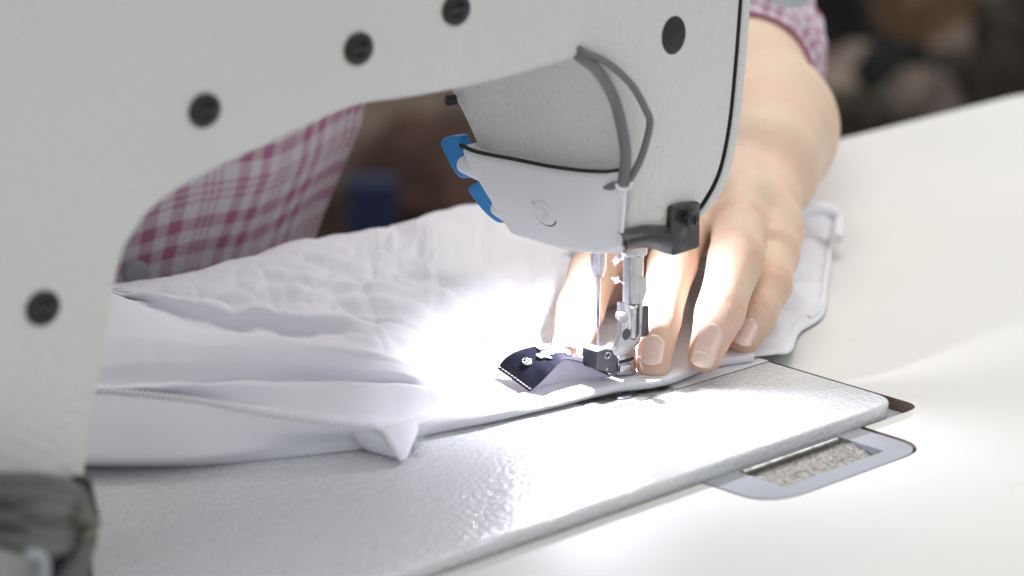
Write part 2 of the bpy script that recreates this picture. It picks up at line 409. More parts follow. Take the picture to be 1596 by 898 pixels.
# face plate: rim strip with a dark gasket line between
fr = [(1085, 338), (1103, 314), (1122, 277), (1133, 237), (1142, 182), (1149, 112), (1154, 50), (1159, -20), (1161, -60)]
cur = catmull([P(a, b, y=YB)[[0, 2]] for a, b in fr], 6)
def strip(cur, d0, d1, y0, y1):
    L_, R_ = [], []
    for i, p in enumerate(cur):
        t = cur[min(i+1, len(cur)-1)]-cur[max(i-1, 0)]; t /= np.linalg.norm(t); q = np.array((t[1], -t[0]))
        tp = min(1, i/8)
        L_.append(p+q*d0); R_.append(p+q*(d0+(d1-d0)*(.25+.75*tp)))
    o = [(p[0], y0, p[1]) for p in L_]+[(p[0], y0, p[1]) for p in reversed(R_)]
    return o
mb = MB(); pill(mb, strip(cur, .0, .055, YB+.06, 0), (0, 9, 0), .008); build('gasket', mb, M['dark'], mach)
mb = MB(); pill(mb, strip(cur, .05, .48, YB-.0, 0), (0, 9, 0), .14); build('face_plate', mb, M['casting'], mach, autosmooth=60)
# plugs / screws in the back of the arm
def plug(px, py, r, rz=None, proud=.1):
    c = P(px, py, y=YB); mb = MB(); rz = rz or r
    lathe(mb, (0, 0, 0), (0, -1, 0), [(-.3, r*.95), (0, r), (proud*.7, r), (proud, r*.86), (proud*1.1, r*.55), (proud*.3, r*.42), (proud*.2, 0)], 28)
    mb.v = [(x+c[0], y+c[1], z*rz/r+c[2]) for x, y, z in mb.v]; return mb
for px, py in ((710, 15), (558, 76), (318, 172), (66, 480)):
    sc_ = build('arm_screw', plug(px, py, .56, .50), M['black'], mach)
    c = P(px, py, y=YB); mb = MB(); box(mb, (c[0]-.3, c[1]-.13, c[2]-.035), (c[0]+.3, c[1]-.05, c[2]+.035)); build('slot', mb, M['steel_dark'], sc_, smooth=False)
c = P(1050, 55, y=YB); mb = MB(); lathe(mb, (0, 0, 0), (0, -1, 0), [(-.3, .58), (.0, .58), (.03, .55), (.05, .4), (.05, 0)], 36)
mb.v = [(x+c[0], y+c[1], z*1.12+c[2]) for x, y, z in mb.v]; build('head_plug', mb, M['black'], mach)
# --- lower head cover
XC = -3.45
top_c = [(713, 229), (740, 240), (800, 252), (850, 262), (900, 269), (940, 271), (962, 269), (975, 278)]
bot_c = [(800, 372), (815, 378), (838, 385), (862, 393), (885, 398), (918, 402), (945, 401), (966, 392)]
A = np.array(catmull([P(a, b, x=XC)[1:] for a, b in top_c], 8)); B = np.array(catmull([P(a, b, x=XC)[1:] for a, b in bot_c], 8))
nu = len(A); nv = 44
G = np.zeros((nv, nu, 3))
for i in range(nv):
    v = i/(nv-1)
    for j in range(nu):
        u = j/(nu-1)
        y, z = A[j]*(1-v)+B[j]*v
        if u < .5:
            y += .25*math.sin(math.pi*v)*(1-u*2)*-.0
        x = XC - .10
        # right-hand side turns round the corner of the head, left side rolls back
        x += .10*max(0, (u-.93)/.07)**2 + .5*max(0, (.07-u)/.07)**2
        x += .10*max(0, (.05-v)/.05)**2 + .9*max(0, (v-.90)/.10)**2
        # belly and the long scalloped crease
        x += -.25*math.sin(math.pi*min(1, v*1.1))*math.sin(math.pi*u)
        s = (u-.60)-(.33*v); 
        cr = 1/(1+math.exp(-s*38)); x += .22*cr*min(1, max(0, (v-.12)/.45))*(1 if u < .93 else max(0, (1-u)/.07))
        G[i, j] = (x, y, z)
mb = MB(); grid(mb, G)
Gb = G.copy(); Gb[:, :, 0] = XC+np.interp(np.linspace(0, 1, nu), [0, .85, 1], [1.6, 1.2, .12])[None, :]
bidx = [(0, j) for j in range(nu)]+[(i, nu-1) for i in range(1, nv)]+[(nv-1, j) for j in range(nu-2, -1, -1)]+[(i, 0) for i in range(nv-2, 0, -1)]
k = len(bidx); base = len(mb.v)
mb.v += [tuple(Gb[i, j]) for i, j in bidx]
for q in range(k):
    i, j = bidx[q]; i2, j2 = bidx[(q+1) % k]
    mb.f.append((i*nu+j, i2*nu+j2, base+(q+1) % k, base+q)); mb.m.append(0)
cover = build('lower_head_cover', mb, M['plastic'], mach, autosmooth=60)
# dark gap above cover
mb = MB(); G2 = np.zeros((2, nu, 3))
for j in range(nu):
    G2[0, j] = (XC+.06, A[j][0], A[j][1]+.10); G2[1, j] = (XC+.06, A[j][0], A[j][1]-.05)
nn = len(A)
tube(mb, [(XC+.15, A[j][0], A[j][1]+.03) for j in range(nn)], .085, 8); build('cover_seam', mb, M['dark'], mach)
# oval button with a small moulded mark
c = P(849, 332, x=XC-.33)
def ellipse3(c, ry, rz, n=32, tilt=.0):
    o = []
    for k in range(n):
        t = 2*math.pi*k/n; a_, b_ = ry*math.cos(t), rz*math.sin(t)
        o.append((c[0], c[1]+a_*math.cos(tilt)-b_*math.sin(tilt), c[2]+a_*math.sin(tilt)+b_*math.cos(tilt)))
    return o
mb = MB(); pill(mb, ellipse3((c[0]+.1, c[1], c[2]), .60, .42, tilt=.35), (-.1, 0, 0), .03); build('button_recess', mb, M['gap'], cover)
mb = MB(); pill(mb, ellipse3((c[0]+.1, c[1], c[2]), .545, .37, tilt=.35), (-.16, 0, 0), .06); btn = build('round_button', mb, M['plastic'], cover)
cx, cy, cz = c[0]-.07, c[1], c[2]
mb = MB(); tube(mb, [(cx, cy+.28*math.cos(t)+.02, cz+.2*math.sin(t)) for t in np.linspace(.6, 5.2, 16)], .035, 6)
tube(mb, [(cx, cy+.08, cz+.12), (cx, cy-.12, cz+.04), (cx, cy-.02, cz-.08), (cx, cy-.24, cz-.12)], .035, 6)
tube(mb, [(cx, cy+.40, cz+.20), (cx, cy+.56, cz+.20), (cx, cy+.5, cz+.3)], .04, 6)
build('moulded_mark', mb, M['plastic'], cover)
# small black screw at the top left of the head side
c = P(697, 157, x=-3.5); mb = MB(); lathe(mb, c, (-.8, .3, 0), [(-.3, .2), (.02, .2), (.06, .14), (.06, 0)], 18); build('side_screw', mb, M['black'], mach)
# blue levers with white stubs
for pp, stub in (([(684, 224), (690, 214), (713, 211), (718, 226), (722, 262), (741, 277), (716, 279), (706, 268)], ((719, 254), (748, 267))),
                 ([(726, 294), (736, 286), (752, 281), (764, 304), (766, 325), (788, 336), (794, 347), (775, 349), (758, 336), (742, 318)], ((772, 320), (797, 336)))):
    o = px_on([tuple(p) for p in rounded(pp, 6, 3)], x=-2.9)
    mb = MB(); pill(mb, o, (.55, 0, 0), .09); lv = build('blue_lever', mb, M['blue'], mach)
    a, b = P(*stub[0], x=-3.05), P(*stub[1], x=-3.05); dv = b-a; ln = np.linalg.norm(dv)
    mb = MB(); lathe(mb, a, dv, [(.0, .18), (.05, .27), (.12, .31), (ln, .33), (ln+.5, .33)], 22); build('lever_stub', mb, M['plastic'], lv)
# --- black bracket on the back face of the head, with its screw
o = px_on([tuple(p) for p in rounded([(1040, 320), (1060, 314), (1084, 312), (1084, 384), (1040, 398), (1036, 372)], 6, 4)], y=YB-.0)
mb = MB(); pill(mb, o, (0, -.22, 0), .05); br = build('thread_bracket', mb, M['black_metal'], mach)
top = catmull([P(967, 364, y=-4.28), P(985, 358, y=-4.25), P(1010, 352, y=-4.22), P(1042, 353, y=-4.2)], 8)
bot = catmull([P(974, 394, y=-4.2), P(990, 388, y=-4.25), P(1012, 387, y=-4.25), P(1042, 397, y=-4.2)], 8)
Gf = np.array([[np.array(a)*(1-t)+np.array(b)*t+np.array([0, -.25*math.sin(math.pi*t), 0]) for a, b in zip(top, bot)] for t in np.linspace(0, 1, 8)])
mb = MB(); grid(mb, Gf); Gk = Gf+np.array([.05, .18, 0]); 
r_, c_ = Gf.shape[:2]; base = len(mb.v); grid(mb, Gk)
for j in range(c_-1):
    mb.f += [(j, j+1, base+j+1, base+j), ((r_-1)*c_+j, (r_-1)*c_+j+1, base+(r_-1)*c_+j+1, base+(r_-1)*c_+j)]; mb.m += [0, 0]
for i in range(r_-1): mb.f.append((i*c_, (i+1)*c_, base+(i+1)*c_, base+i*c_)); mb.m.append(0)
build('bracket_arm', mb, M['black_metal'], br)
c = P(1070, 339, y=YB-.2)
mb = MB(); lathe(mb, c, (-.15, -1, 0), [(0, .36), (.06, .36), (.07, .25), (.28, .27), (.40, .24), (.46, .15), (.46, 0)], 20); sc_ = build('bracket_screw', mb, M['black_metal'], br)
mb = MB(); box(mb, (c[0]-.22, c[1]-.49, c[2]-.03), (c[0]+.1, c[1]-.44, c[2]+.03)); box(mb, (c[0]-.09, c[1]-.49, c[2]-.16), (c[0]-.03, c[1]-.44, c[2]+.16)); build('cross_slot', mb, M['dark'], sc_, smooth=False)
# --- tubing
def tubing(pp, r, yy):
    p3 = [P(a, b, y=y) for (a, b), y in zip(pp, yy)]; mb = MB(); tube(mb, catmull(p3, 8), r, 14); return mb
build('tubing', tubing([(893, 78), (906, 90), (932, 112), (956, 152), (969, 200), (975, 245), (970, 290)], .19, [-3.6, -4.0, -4.15, -4.2, -4.3, -4.4, -4.4]), M['hose'], mach)
build('tubing', tubing([(895, 72), (912, 82), (948, 99), (984, 132), (1006, 170), (1013, 192), (1004, 232), (992, 262), (974, 290)], .125, [-3.8, -4.15, -4.3, -4.5, -4.6, -4.6, -4.55, -4.5, -4.3]), M['hose'], mach)
mb = MB(); c = P(969, 286, y=-4.45)
tube(mb, [(c[0]+.24*math.cos(t), c[1]-.1-.10*math.cos(t), c[2]+.2*math.sin(t)) for t in np.linspace(math.pi*.95, 2*math.pi*1.03, 14)], .06, 8)
build('tubing_clip', mb, M['plastic'], mach)
mb = MB(); o = px_on([tuple(p) for p in rounded([(938, 293), (950, 285), (962, 281), (962, 295), (950, 297)], 5, 3)], x=XC-.22); pill(mb, o, (-.05, 0, 0), .02); build('tubing_recess', mb, M['hose'], mach)
# --- presser bar, foot
YP = -1.65
c = P(986, 500, y=YP)
mb = MB(); lathe(mb, (c[0], c[1], 2.1), (0, 0, 1), [(0, .26), (.05, .30), (.9, .30), (.95, .36), (5, .36)], 30); pbar = build('presser_bar', mb, M['steel'], mach)
mb = MB(); lathe(mb, (c[0], c[1], 4.72), (0, 0, 1), [(0, .40), (.05, .47), (.2, .49), (.45, .47), (.5, .40)], 30); build('bar_collar', mb, M['steel'], mach)
foot = build('presser_foot', pill(MB(), px_on([(1001, 430), (1002, 453), (996, 470), (995, 492), (994, 521), (990, 534), (976, 548), (962, 556), (951, 552), (948, 545), (955, 540), (962, 521), (961, 470), (968, 470), (969, 515), (975, 526), (984, 528), (990, 518), (991, 470), (989, 430)], y=YP-.18), (0, -.2, 0), .03), M['steel'], mach)
mb = MB(); pill(mb, px_on([tuple(p) for p in rounded([(931, 548), (947, 543), (962, 551), (962, 586), (932, 577)], 3, 3)], y=YP-.30), (0, .75, 0), .05); build('foot_toe', mb, M['steel_dark'], foot)
mb = MB(); pill(mb, px_on([tuple(p) for p in rounded([(964, 558), (980, 548), (992, 541), (992, 585), (964, 585)], 3, 3)], y=YP-.22), (0, .7, 0), .04); build('foot_toe', mb, M['steel'], foot)
mb = MB(); pill(mb, px_on([(966, 563), (988, 557), (988, 562), (966, 568)], y=YP-.25), (0, .1, 0), .01); build('toe_groove', mb, M['dark'], foot)
mb = MB(); pill(mb, px_on([tuple(p) for p in rounded([(967, 570), (989, 567), (991, 580), (986, 584), (967, 584)], 3, 3)], y=YP-.30), (0, .15, 0), .03); build('toe_spring', mb, M['steel'], foot)
c = P(947, 554, y=YP-.31); mb = MB(); tube(mb, [(c[0]+.15*math.cos(t), c[1], c[2]+.10*math.sin(t)) for t in np.linspace(0, 2*math.pi, 20)], .03, 6); build('toe_ring_highlight', mb, M['steel'], foot)  # bright ring modelled in place of a highlight on the toe
c = P(945, 575, y=YP-.30); mb = MB(); lathe(mb, c, (0, -1, 0), [(0, .06), (.04, .05), (.05, 0)], 12); build('toe_rivet', mb, M['steel'], foot)
# dark disc painted as the shade in the foot's slot, clamp screw, guard
c = P(975.5, 521, y=YP-.36); mb = MB(); lathe(mb, c, (0, -1, 0), [(0, .22), (.03, .2), (.03, 0)], 20); build('slot_shadow', mb, M['steel_dark'], foot)
c = P(969.5, 493, y=YP-.36); mb = MB(); lathe(mb, c, (-.35, -1, 0), [(-.2, .17), (.12, .19), (.2, .17), (.26, .1), (.27, 0)], 20); cs = build('clamp_screw', mb, M['steel_dull'], foot)
mb = MB(); o = px_on([tuple(p) for p in rounded([(991, 482), (1012, 476), (1012, 523), (990, 529)], 4, 4)], y=YP-.35); pill(mb, o, (0.03, .14, 0), .03); gd = build('finger_guard', mb, M['steel_dark'], foot)
mb = MB(); o = px_on([tuple(p) for p in rounded([(986, 480), (993, 476), (992, 530), (985, 528)], 3, 3)], y=YP-.40); pill(mb, o, (0.0, .2, 0), .05); build('guard_rim', mb, M['steel'], gd)
mb = MB()
for q in range(4):
    a, b = P(902+q*5, 556+q*1.5, y=-.4), P(926+q*2, 577, y=-1.0); tube(mb, [a, (a+b)/2+[0, 0, .06], b], .05, 8)
build('toe_guide', mb, M['steel'], foot)
# --- needle bar and needle
c = P(933, 430, y=0); 
mb = MB(); lathe(mb, (c[0], 0, 3.55), (0, 0, 1), [(0, .10), (.08, .2), (.35, .27), (.6, .30), (4, .30)], 26); nb = build('needle_bar', mb, M['steel'], mach)
mb = MB(); lathe(mb, (c[0], 0, 0.1), (0, 0, 1), [(0, .012), (.25, .035), (1.6, .045), (1.7, .08), (3.6, .09)], 14); build('needle', mb, M['steel'], nb)
# --- lint on the head
mb = MB()
rn = random.Random(3)
def lint(cx, cy, nn, sx, sy, y=None, x=None):
    for _ in range(nn):
        p = P(cx+rn.gauss(0, sx), cy+rn.gauss(0, sy), y=y, x=x); pts_ = [p]
        for _k in range(4): pts_.append(pts_[-1]+np.array([rn.uniform(-.09, .09) for _ in range(3)]))
        tube(mb, pts_, .006, 4, cap=False)
lint(893, 396, 40, 8, 2, x=-3.3); lint(962, 400, 22, 4, 3, y=-2.0); lint(961, 438, 8, 3, 3, y=-2.0); lint(905, 560, 30, 14, 5, y=-.7)
build('lint', mb, M['fuzz'], mach)['kind'] = 'stuff'
mb = MB(); o = [P(a, b, y=-1.0) for a, b in rounded([(1198, -60), (1200, 5), (1226, 13), (1252, 13), (1262, 4), (1262, -60)], 10, 5)]
pill(mb, o, (.3, .5, 0), .1); build('eye_guard', mb, M['clear'], mach)
mb = MB(); tube(mb, [P(1230, -50, y=-.7), P(1230, -120, y=-1.2), P(1150, -150, y=-2.5)], .3, 10); build('guard_arm', mb, M['black_metal'], mach)
# lamp housing of the needle light
mb = MB(); lathe(mb, (LED_POS[0], LED_POS[1], 5.22), (0, 0, 1), [(0, .4), (.03, .45), (.5, .45)], 20); build('lamp_housing', mb, M['plastic'], mach)

# ================================================================== CABLES by the pillar
cab = thing('cable_bundle', 'bundle of grey cables strapped to the machine pillar, frayed yellow tape at its end', 'cables', (-28, -6, 0))
for k in range(6):
    mb = MB(); py = 757+k*17; 
    tr = [P(-60, py-8+random.uniform(-4, 4), y=-6.2-.25*(k % 2)), P(0, py-4, y=-6.4-.3*(k % 2)), P(60, py+(k-1)*3, y=-6.5-.2*(k % 3)), P(112, py+12-k*2, y=-6.0), P(134, 812+k*4, y=-5.6), P(128, 850+k*2, y=-5.4-.2*k), P(115-k*4, 930, y=-5.2-.3*k)]
    tube(mb, catmull(tr, 8), .32, 12); build('cable', mb, M['cable'], cab)
mb = MB(); tube(mb, catmull([P(122, 800, y=-6.6), P(140, 812, y=-6.3), P(141, 826, y=-6.2), P(128, 842, y=-6.5)], 6), [.2+.1*math.sin(i) for i in range(19)], 8); build('tape', mb, M['yellow'], cab)
cl = thing('cable_clamp', 'black clamp standing out from the lower end of the machine pillar', 'clamp', (-26, -4.2, 2))
mb = MB(); pill(mb, px_on([tuple(p) for p in rounded([(108, 740), (128, 738), (136, 775), (142, 800), (120, 806), (108, 780)], 6, 3)], y=YB-.15), (0, -.5, 0), .1); build('clamp_plate', mb, M['black'], cl)
mb = MB(); pill(mb, px_on([(76, 850), (128, 850), (132, 905), (76, 905)], y=YB-.15), (0, -.5, 0), .1); build('clamp_block', mb, M['black'], cl)
mb = MB(); tube(mb, catmull([P(40, 862, y=-7.6), P(62, 866, y=-7.8), P(70, 884, y=-7.8), P(66, 925, y=-7.6)], 6), .16, 10)
tag(build('wire_hook', mb, M['hinge'], loc=P(66, 925, y=-7.6)), 'bright bent metal hook beneath the grey cable bundle', 'hook')

# ================================================================== GARMENT
st = [40, 160, 300, 450, 560, 620, 680, 760, 860, 950, 1040, 1110, 1175]
rows = [
 # (y at each station, z at each station)
 ([728, 727, 726, 712, 700, 690, 672, 655, 632, 610, 596, 570, 560], [.04, .04, .04, .04, .04, .1, .15, .22, .25, .28, .25, .2, .15], 0),
 ([718, 716, 712, 694, 684, 680, 663, 648, 622, 603, 590, 564, 554], [.7, .7, .65, .5, .45, .4, .4, .4, .4, .42, .4, .36, .3], 0),
 ([665, 666, 668, 675, 674, 672, 655, 640, 610, 594, 582, 558, 548], [1.5, 1.5, 1.4, 1.0, .85, .65, .55, .5, .45, .45, .42, .38, .32], 0),
 ([610, 612, 626, 652, 666, 668, 650, 632, 603, 590, 578, 553, 543], [2.3, 2.25, 2.0, 1.45, 1.05, .75, .6, .5, .45, .45, .42, .38, .32], 1),  # C seam
 ([607, 609, 619, 640, 650, 652, 640, 622, 596, 585, 572, 548, 538], [2.0, 1.95, 1.6, 1.1, .8, .6, .5, .42, .4, .42, .4, .36, .3], 0),
 ([604, 605, 600, 598, 600, 602, 606, 606, 586, 578, 566, 542, 532], [2.25, 2.2, 2.1, 1.75, 1.45, 1.25, 1.05, .7, .5, .45, .4, .36, .3], 1),  # B crest
 ([602, 602, 597, 594, 596, 597, 602, 600, 580, 572, 560, 537, 528], [1.7, 1.6, 1.5, 1.2, 1.0, .9, .8, .6, .45, .42, .4, .36, .3], 0),
 ([570, 568, 566, 568, 575, 580, 588, 590, 572, 562, 550, 530, 520], [2.2, 2.2, 2.1, 1.8, 1.5, 1.3, 1.0, .7, .5, .45, .4, .36, .3], 0),
 ([520, 520, 535, 545, 556, 564, 575, 580, 562, 552, 540, 520, 512], [2.9, 2.9, 2.6, 2.2, 1.8, 1.5, 1.15, .8, .5, .45, .4, .36, .3], 0),
 ([452, 458, 512, 530, 546, 556, 569, 572, 552, 540, 530, 512, 504], [3.5, 3.5, 2.75, 2.35, 1.95, 1.6, 1.2, .85, .55, .48, .4, .36, .3], 1),  # A crest
 ([449, 455, 508, 526, 542, 553, 566, 566, 545, 534, 524, 508, 500], [2.5, 2.5, 1.8, 1.5, 1.25, 1.1, .95, .75, .5, .46, .4, .36, .3], 0),
 ([447, 453, 495, 508, 525, 537, 548, 552, 530, 520, 512, 500, 492], [2.2, 2.2, 1.9, 1.6, 1.4, 1.25, 1.05, .8, .55, .5, .4, .36, .3], 0),
 ([446, 451, 471, 485, 500, 510, 521, 534, 515, 505, 500, 490, 482], [2.4, 2.4, 2.4, 2.1, 1.8, 1.6, 1.3, .9, .6, .5, .4, .36, .3], 1),   # F crest
 ([445, 450, 468, 481, 497, 507, 518, 530, 510, 500, 494, 484, 476], [1.8, 1.8, 1.7, 1.5, 1.35, 1.25, 1.1, .8, .55, .5, .4, .36, .3], 0),
 ([444, 448, 450, 455, 470, 480, 488, 495, 480, 470, 465, 460, 455], [1.9, 1.9, 1.9, 1.8, 1.7, 1.6, 1.5, 1.1, .8, .6, .5, .4, .3], 0),
 ([443, 447, 436, 425, 430, 428, 425, 440, 440, 435, 430, 430, 430], [1.9, 1.9, 1.9, 1.9, 1.9, 2.0, 2.2, 1.9, 1.3, .9, .7, .5, .4], 0),
 ([442, 446, 425, 383, 366, 352, 332, 322, 350, 372, 385, 395, 400], [2.0, 2.0, 1.5, 1.55, 1.5, 1.6, 1.7, 1.7, 1.4, 1.0, .8, .5, .4], 1),  # back silhouette
 ([441, 444, 426, 386, 368, 355, 335, 325, 352, 374, 386, 396, 401], [.9, .9, .6, .5, .5, .5, .5, .4, .4, .3, .2, .2, .2], 0),
]
NU = 420
ctrl = []
for ys, zs, _ in rows:
    pp = [P(x, y, z=z) for x, y, z in zip(st, ys, zs)]
    cc = catmull(pp, NU//(len(st)-1)); ctrl.append(np.array(cc))
ctrl = np.array(ctrl)                      # rows x NU x 3
nr, NUU = ctrl.shape[:2]
sub_v = [8]*(nr-1)
Gc = []
for i in range(nr-1):
    p0 = ctrl[max(i-1, 0)]; p1 = ctrl[i]; p2 = ctrl[i+1]; p3 = ctrl[min(i+2, nr-1)]
    nvv = 12 if i in (7, 8, 13, 14, 15) else 7
    for k in range(nvv):
        t = k/nvv; tt = .35*(3*t*t-2*t**3)+.65*t
        ten = .55
        m1 = (p2-p0)*.5*ten; m2 = (p3-p1)*.5*ten
        h = (2*t**3-3*t**2+1)*p1+(t**3-2*t**2+t)*m1+(-2*t**3+3*t**2)*p2+(t**3-t**2)*m2
        Gc.append(h)
Gc.append(ctrl[-1])
# drop over the table edge
e = ctrl[-1].copy(); e[:, 1] = np.maximum(e[:, 1], 17.5)+.8; e[:, 2] = TZ+.2; Gc.append(e)
e2 = e.copy(); e2[:, 1] += .5; e2[:, 2] = -6; Gc.append(e2)
Gc = np.array(Gc)
# front hem turned under
und = []
for dy, dz, t in ((.25, .0, 0), (.08, -.06, 0)):
    g = Gc[0].copy(); g[:, 0] += dy*.6; g[:, 1] += dy; g[:, 2] = np.maximum(.055, g[:, 2]-.12+.03*dy); und.append(g)
Gc = np.concatenate([np.array(und), Gc], 0)
nv_, nu_ = Gc.shape[:2]
def ridged(v): return 1-abs(v)*2
for i in range(2, nv_-2):
    for j in range(nu_):
        x, y, z = Gc[i, j]
        mid = min(1, max(0, (y-0)/4)); left = 1-min(1, max(0, (j/nu_-.70)/.17))
        rowf = min(1, max(0, (i-77)/10)); lowf = 1-min(1, max(0, abs(i-48)/26.))
        ang = math.atan2(y+1.5, x-1.0); rad = math.hypot(x, y)
        w1 = mn.noise(Vector((ang*7, rad*.08, 3.1)))*.13*min(1, rad/8)*left*(.35+.65*rowf)
        # straight pulled pleats running to the needle, sharp on top
        pl = 1-2*abs(mn.noise(Vector((ang*11+.6*mn.noise(Vector((x*.15, y*.15, 4))), rad*.07, 9.1))))
        w2 = (pl-.7)*.20*rowf*left*min(1, rad/9)
        qx, qy = x+.8*mn.noise(Vector((x*.3, y*.3, 1))), y+.8*mn.noise(Vector((x*.3, y*.3, 5)))
        ds, _p = mn.voronoi(Vector((qx*.36, qy*.21+qx*.10, 3.3))); w2 += (min(.42, ds[1]-ds[0])-.2)*.75*rowf*left
        ds, _p = mn.voronoi(Vector((qx*.75-qy*.35, qy*.42, 6.3))); w2 += (min(.35, ds[1]-ds[0])-.17)*.28*rowf*left
        w3 = mn.noise(Vector((x*.5+y*.3, y*.5-x*.2, 2.2)))*.05*left*mid
        # soft upright pleats on the front drape
        w3 += (abs(mn.noise(Vector((x*.62-y*.4, .15*y, 6.6))))-.2)*.16*lowf*left
        w4 = mn.noise(Vector((x*2.6, y*2.6, 5.2)))*.012
        fd = 1-.65*min(1, max(0, (y-13.5)/2.5)); w2 *= fd; w3 *= fd
        zz = max(.03, z+w1*mid+w2+w3+w4) if i < nv_-3 else z
        near_ = math.exp(-(((x+1.6)/4.6)**2+((y-1.6)/4.4)**2)**2)
        if y > -.6: zz = zz*(1-near_)+min(zz, .26+.05*w4*20)*near_
        Gc[i, j, 2] = zz
mb = MB(); grid(mb, Gc)
gar = thing('white_garment', 'crumpled white cotton garment being sewn, spread over the machine bed', 'garment', (-8, 5, .05))
body = build('fabric', mb, M['cloth'], gar, autosmooth=0, fix=False)
md = body.modifiers.new('thick', 'SOLIDIFY'); md.thickness = .045*S; md.offset = 0
# serged hem along crest C
def hem_rope(path, r, name, pitch=.16):
    path = [np.array(p) for p in path]; mb = MB()
    L_ = [0]
    for a, b in zip(path, path[1:]): L_.append(L_[-1]+np.linalg.norm(b-a))
    n_ = int(L_[-1]/pitch); arr = np.array(path)
    Q = np.array([[np.interp(s, L_, arr[:, k]) for k in range(3)] for s in np.linspace(0, L_[-1], n_)])
    tube(mb, Q, r*.75, 8)
    for i in range(n_-1):
        t = Q[i+1]-Q[i]; t /= np.linalg.norm(t); sd = np.cross(t, [0, 0, 1]); up = np.cross(sd, t)
        ring = []
        for k in range(9):
            a = math.pi*(k/8*1.5-.25); ring.append(Q[i]+t*pitch*(.2+.8*k/8)+(sd*math.cos(a)+up*math.sin(a))*r)
        tube(mb, ring, .035, 5, cap=False)
    return mb
ci = 2+7*3
hem = [Gc[ci, j]+[0, 0, .03] for j in range(8, int(nu_*(4.35/12)))]
p_corner = hem[-1]
hem_end = catmull([hem[-1], P(598, 674, z=.85), P(608, 690, z=.6), P(618, 706, z=.35), P(627, 718, z=.12)], 8)
build('hem_stitching', hem_rope(hem+hem_end[1:], .115, 'hem'), M['thread'], gar)
# flap at the hem corner
tri_a = catmull([P(585, 668, z=.95), P(600, 682, z=.7), P(612, 698, z=.45), P(626, 718, z=.12)], 8)
tri_b = catmull([P(650, 655, z=.75), P(652, 664, z=.6), P(650, 678, z=.4), P(634, 712, z=.1)], 8)
Gf = np.array([np.array(a)*(1-t)+np.array(b)*t+np.array([0, 0, .12*math.sin(math.pi*t)]) for t in np.linspace(0, 1, 12) for a, b in [(None, None)] if False] or
              [[np.array(a)*(1-t)+np.array(b)*t+np.array([.05, -.1, .05])*math.sin(math.pi*t) for a, b in zip(tri_a, tri_b)] for t in np.linspace(0, 1, 12)])
mb = MB(); grid(mb, Gf); o = build('corner_flap', mb, M['cloth'], gar, autosmooth=0); md = o.modifiers.new('thick', 'SOLIDIFY'); md.thickness = .05*S
tri_c = catmull([P(548, 672, z=.95), P(556, 690, z=.4), P(570, 702, z=.06)], 8); tri_d = catmull([P(592, 670, z=.9), P(606, 692, z=.5), P(624, 716, z=.08)], 8)
Gf = np.array([[np.array(a)*(1-t)+np.array(b)*t for a, b in zip(tri_c, tri_d)] for t in np.linspace(0, 1, 10)])
mb = MB(); grid(mb, Gf); o = build('corner_flap', mb, M['cloth'], gar, autosmooth=0); md = o.modifiers.new('thick', 'SOLIDIFY'); md.thickness = .05*S
# frayed ends next to the corner
mb = MB(); rn = random.Random(5)
for _ in range(70):
    p = P(rn.uniform(640, 656), rn.uniform(675, 706), z=.1); q = [p]
    for _k in range(4): q.append(q[-1]+np.array([rn.uniform(-.1, .12), rn.uniform(-.14, .06), rn.uniform(-.03, .07)]))
    tube(mb, q, .012, 4, cap=False)
build('frayed_edge', mb, M['thread'], gar)['kind'] = 'stuff'
# right-hand end of the garment beyond the hand
fr_ = [(1110, 566), (1165, 557), (1205, 553), (1233, 549), (1247, 520), (1284, 492), (1292, 440), (1301, 380), (1309, 350), (1306, 326)]
fz_ = [.1, .1, .1, .05, -.3, -.36, -.36, -.36, -.2, 0.]
bk_ = [(1090, 520), (1130, 500), (1150, 480), (1170, 460), (1180, 440), (1190, 420), (1200, 390), (1210, 360), (1225, 338), (1238, 322)]
bz_ = [.5, .5, .5, .5, .5, .5, .5, .6, .9, 1.2]
A_ = np.array(catmull([P(a, b, z=z) for (a, b), z in zip(fr_, fz_)], 14)); B_ = np.array(catmull([P(a, b, z=z) for (a, b), z in zip(bk_, bz_)], 14))
nv2 = 44; G3 = np.zeros((nv2, len(A_), 3))
for i in range(nv2):
    v = i/(nv2-1)
    for j in range(len(A_)):
        q = A_[j]*(1-v)+B_[j]*v; u = j/(len(A_)-1)
        bul = math.sin(math.pi*min(1, v*1.0))**.8*(.5+.9*u)
        edge = .32*math.exp(-((v-.07)/.06)**2)
        f1 = .35*mn.noise(Vector((q[0]*.5, q[1]*.9, 8)))+.18*abs(mn.noise(Vector((q[0]*1.1+q[1]*.6, q[1]*.3, 4))))
        q[2] += bul*.22+edge*(.2+.3*u)+f1*.9*min(1, v*5); q[2] = max(q[2], .05 if q[0] < 5.5 else TZ+.06)
        G3[i, j] = q
mb = MB(); grid(mb, G3); o = build('fabric_end', mb, M['cloth'], gar, autosmooth=0); md = o.modifiers.new('thick', 'SOLIDIFY'); md.thickness = .05*S
top_roll = catmull([P(1228, 345, z=1.1), P(1245, 332, z=1.35), P(1270, 326, z=1.4), P(1292, 328, z=1.2), P(1305, 342, z=.8), P(1304, 372, z=.35)], 10)
mb = MB(); tube(mb, top_roll, [.26]*len(top_roll), 12); build('rolled_edge', mb, M['cloth'], gar)
for off in (0,):
    pth = [G3[3+off*3, j]+[0, 0, .03] for j in range(len(A_)//2, len(A_)-6)]
    mb = MB(); tube(mb, pth, .09, 6); build('edge_seam', mb, M['thread'], gar)

